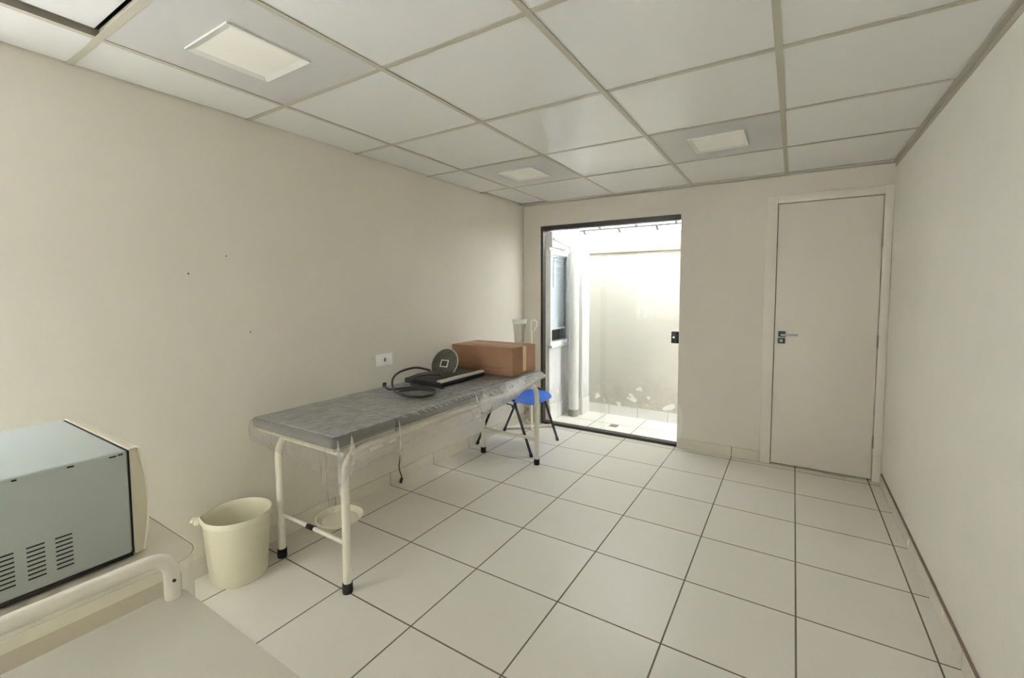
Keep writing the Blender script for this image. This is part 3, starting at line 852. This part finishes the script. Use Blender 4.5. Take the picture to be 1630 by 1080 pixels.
# ------------------------------------------------------------------ microwave on its table
TZ = .690
mt = thing('side_table', 'small white laminate table with rounded corners under the microwave', 'table', (.75, -1.05, 0))
bm = bmesh.new(); prism(bm, rounded_rect(.40, 1.103, -1.42, -.728, .075), TZ - .026, TZ)
tp = obj('tabletop', bm, 'laminate', mt)
bm = bmesh.new()
ring = rounded_rect(.3995, 1.1055, -1.4225, -.7255, .0775); inn = rounded_rect(.4028, 1.1028, -1.4178, -.7282, .0747)
n = len(ring); A = [[bm.verts.new((p[0], p[1], z)) for p in q] for q, z in ((ring, TZ - .026), (ring, TZ + .0005), (inn, TZ + .0005), (inn, TZ - .026))]
for u in range(4):
    for k in range(n): bm.faces.new((A[u][k], A[u][(k + 1) % n], A[(u + 1) % 4][(k + 1) % n], A[(u + 1) % 4][k]))
obj('edge_band', bm, 'edge', tp)
bm = bmesh.new()
ra = rounded_rect(.4040, 1.1010, -1.4160, -.7300, .0732); rb = rounded_rect(.4028, 1.1028, -1.4178, -.7282, .0747)
n = len(ra); A = [[bm.verts.new((p[0], p[1], z)) for p in q] for q, z in ((ra, TZ + .0002), (rb, TZ + .0006))]
for k in range(n): bm.faces.new((A[0][k], A[0][(k + 1) % n], A[1][(k + 1) % n], A[1][k]))
obj('edge_seam', bm, 'seam', tp)
obj('apron', B(1.070, 1.086, -1.40, -.765, TZ - .24, TZ - .026), 'laminate', mt)
for x in (.45, 1.078):
    for y in (-.762, -1.38):
        obj('leg', TB([(x, y, 0), (x, y, TZ - .026)], .016), 'tube', mt, True)
mw = thing('microwave_oven', 'white and grey microwave oven seen from its vented side at the left edge', 'microwave', (.73, -1.02, TZ))
a0, a1, b0, b1 = .452, .976, -1.265, -.838
m0, m1 = TZ + .014, TZ + .286
obj('case', B(a0, a1, b0, b1, m0, m1, bev=.008, seg=3), 'mwcase', mw, True)
def yz_slab(pr, x0, x1, taper=0):
    bm = bmesh.new()
    A = [bm.verts.new((x0, y, z)) for y, z in pr]; C = [bm.verts.new((x1 - taper * max(0, y - b1), y, z)) for y, z in pr]
    n = len(pr)
    bm.faces.new(A); bm.faces.new(C[::-1])
    for k in range(n): bm.faces.new((A[k], A[(k + 1) % n], C[(k + 1) % n], C[k]))
    return bm
curve = [(b1 + .020 + .018 * math.sin(PI * (.08 + .86 * t / 14)), m0 - .002 + (m1 + .001 - m0) * t / 14) for t in range(15)]
bm = yz_slab([(b1 + .003, m0 - .004)] + curve + [(b1 + .016, m1 + .002), (b1 + .003, m1 + .002)], a0 - .002, a1 + .001, .12)
fr = obj('front_panel', bm, 'mwfront', mw, True)
edge = [(y - .0035, z) for y, z in curve]
bm = yz_slab([(y + .0012, z) for y, z in curve] + edge[::-1], a0 + .004, a1 - .0015, .0)
obj('edge_highlight', bm, 'edge', fr, True)  # pale strip, the highlight on the front edge put into its colour
obj('seam', B(a0 + .003, a1 - .002, b1 - .001, b1 + .004, m0 + .002, m1 - .002), 'dark', mw)
obj('base_plate', B(a0 + .004, a1 - .001, b0 + .004, b1, m0 - .007, m0 + .002), 'dark', mw)
for x in (a0 + .05, a1 - .05):
    for y in (b0 + .05, b1 - .05):
        obj('rubber_foot', TB([(x, y, TZ + .0015), (x, y, m0)], .014), 'rubber', mw, True)
for cy in (-.964, -1.010, -1.058, -1.106):
    bm = bmesh.new()
    for k in range(8):
        z = .738 + k * .0104 + TZ - .70 + .008
        box(bm, a1 - .003, a1 + .0004, cy - .0145, cy + .0145, z - .0017, z + .0017)
    obj('vent_slots', bm, 'dark', mw)
for (y, dz, l_) in ((-.853, 0, .010), (-.868, -.001, .014), (-.945, .0, .012), (-1.035, .0, .008)):
    obj('paint_chip', B(a1 - .006, a1 + .0003, y - l_ / 2, y + l_ / 2, m1 - .009 + dz, m1 - .0055 + dz), 'dark', mw)

# ------------------------------------------------------------------ trolley in the foreground
HZ = .690
tr = thing('hospital_trolley', 'white trolley with a raised tubular side rail in the near left foreground', 'trolley', (1.6, -1.25, 0))
bm = bmesh.new(); prism(bm, rounded_rect(1.215, 1.93, -1.78, -.822, .022), HZ - .03, HZ, bev=.004)
obj('top_tray', bm, 'trolley', tr, True, 40)
obj('side_rail', TB(fillet([(1.238, -.850, HZ - .004), (1.238, -.850, .790), (1.238, -1.75, .790), (1.238, -1.75, HZ - .004)], .062, 12), .0155, seg=18), 'tube', tr, True)
obj('screw', TB([(1.253, -.852, .735), (1.256, -.852, .735)], .0035, seg=10), 'dark', tr, True)
for x in (1.25, 1.895):
    for y in (-.86, -1.745):
        lg = obj('leg', TB([(x, y, .06), (x, y, HZ - .03)], .016), 'tube', tr, True)
        bm = bmesh.new(); tube(bm, [(x - .011, y, .030), (x + .011, y, .030)], .030, seg=20); obj('caster', bm, 'rubber', lg, True)
bm = bmesh.new(); prism(bm, rounded_rect(1.235, 1.91, -1.76, -.845, .02), .22, .236)
obj('lower_shelf', bm, 'trolley', tr)

# ------------------------------------------------------------------ light
w = bpy.data.worlds.new('sky'); S.world = w; w.use_nodes = True
nt = w.node_tree; nt.nodes.clear(); g = G(nt)
out = g.n('ShaderNodeOutputWorld'); bg = g.n('ShaderNodeBackground')
# bright haze towards the courtyard side of the sky, duller elsewhere
SKY, GLOW = 4.5, 118.0
tc = g.n('ShaderNodeTexCoord'); dt = g.n('ShaderNodeVectorMath', operation='DOT_PRODUCT')
g.l(tc.outputs['Generated'], dt.inputs[0]); dt.inputs[1].default_value = Vector((-.12, .80, .60)).normalized()
bg.inputs[0].default_value = (.94, .945, 1.0, 1)
mr = g.n('ShaderNodeMapRange', interpolation_type='SMOOTHSTEP'); g.l(dt.outputs['Value'], mr.inputs[0])
mr.inputs[1].default_value = .55; mr.inputs[2].default_value = .98; mr.inputs[3].default_value = SKY; mr.inputs[4].default_value = SKY + GLOW
g.l(mr.outputs[0], bg.inputs[1])
g.l(bg.outputs[0], out.inputs[0])
S.cycles.max_bounces = 14; S.cycles.diffuse_bounces = 8; S.cycles.glossy_bounces = 4
S.cycles.transparent_max_bounces = 16; S.cycles.transmission_bounces = 6
S.cycles.sample_clamp_indirect = 8

# ------------------------------------------------------------------ camera
yaw, pitch, roll = 0.5568385835345604, -0.06227273389344228, -0.0023352304499875912
fwd = Vector((-math.sin(yaw) * math.cos(pitch), math.cos(yaw) * math.cos(pitch), math.sin(pitch)))
right = Vector((math.cos(yaw), math.sin(yaw), 0)); up = right.cross(fwd)
r2 = right * math.cos(roll) + up * math.sin(roll); u2 = -right * math.sin(roll) + up * math.cos(roll)
cd = bpy.data.cameras.new('camera'); cam = bpy.data.objects.new('camera', cd); COL.objects.link(cam)
cam.matrix_world = Matrix(((r2.x, u2.x, -fwd.x, 2.41287), (r2.y, u2.y, -fwd.y, -1.26217), (r2.z, u2.z, -fwd.z, 1.37990), (0, 0, 0, 1)))
cd.sensor_width = 36; cd.sensor_fit = 'HORIZONTAL'
cd.lens = 709.667 / 1630 * 36
cd.shift_x = -(821.185 - 815) / 1630; cd.shift_y = (508.545 - 540) / 1630
cd.clip_start = .03; cd.clip_end = 60
S.camera = cam
vs_ = S.view_settings
S.display_settings.display_device = 'sRGB'
vs_.view_transform = 'Standard'; vs_.look = 'None'; vs_.gamma = 1; vs_.use_curve_mapping = False
vs_.exposure = 0.64
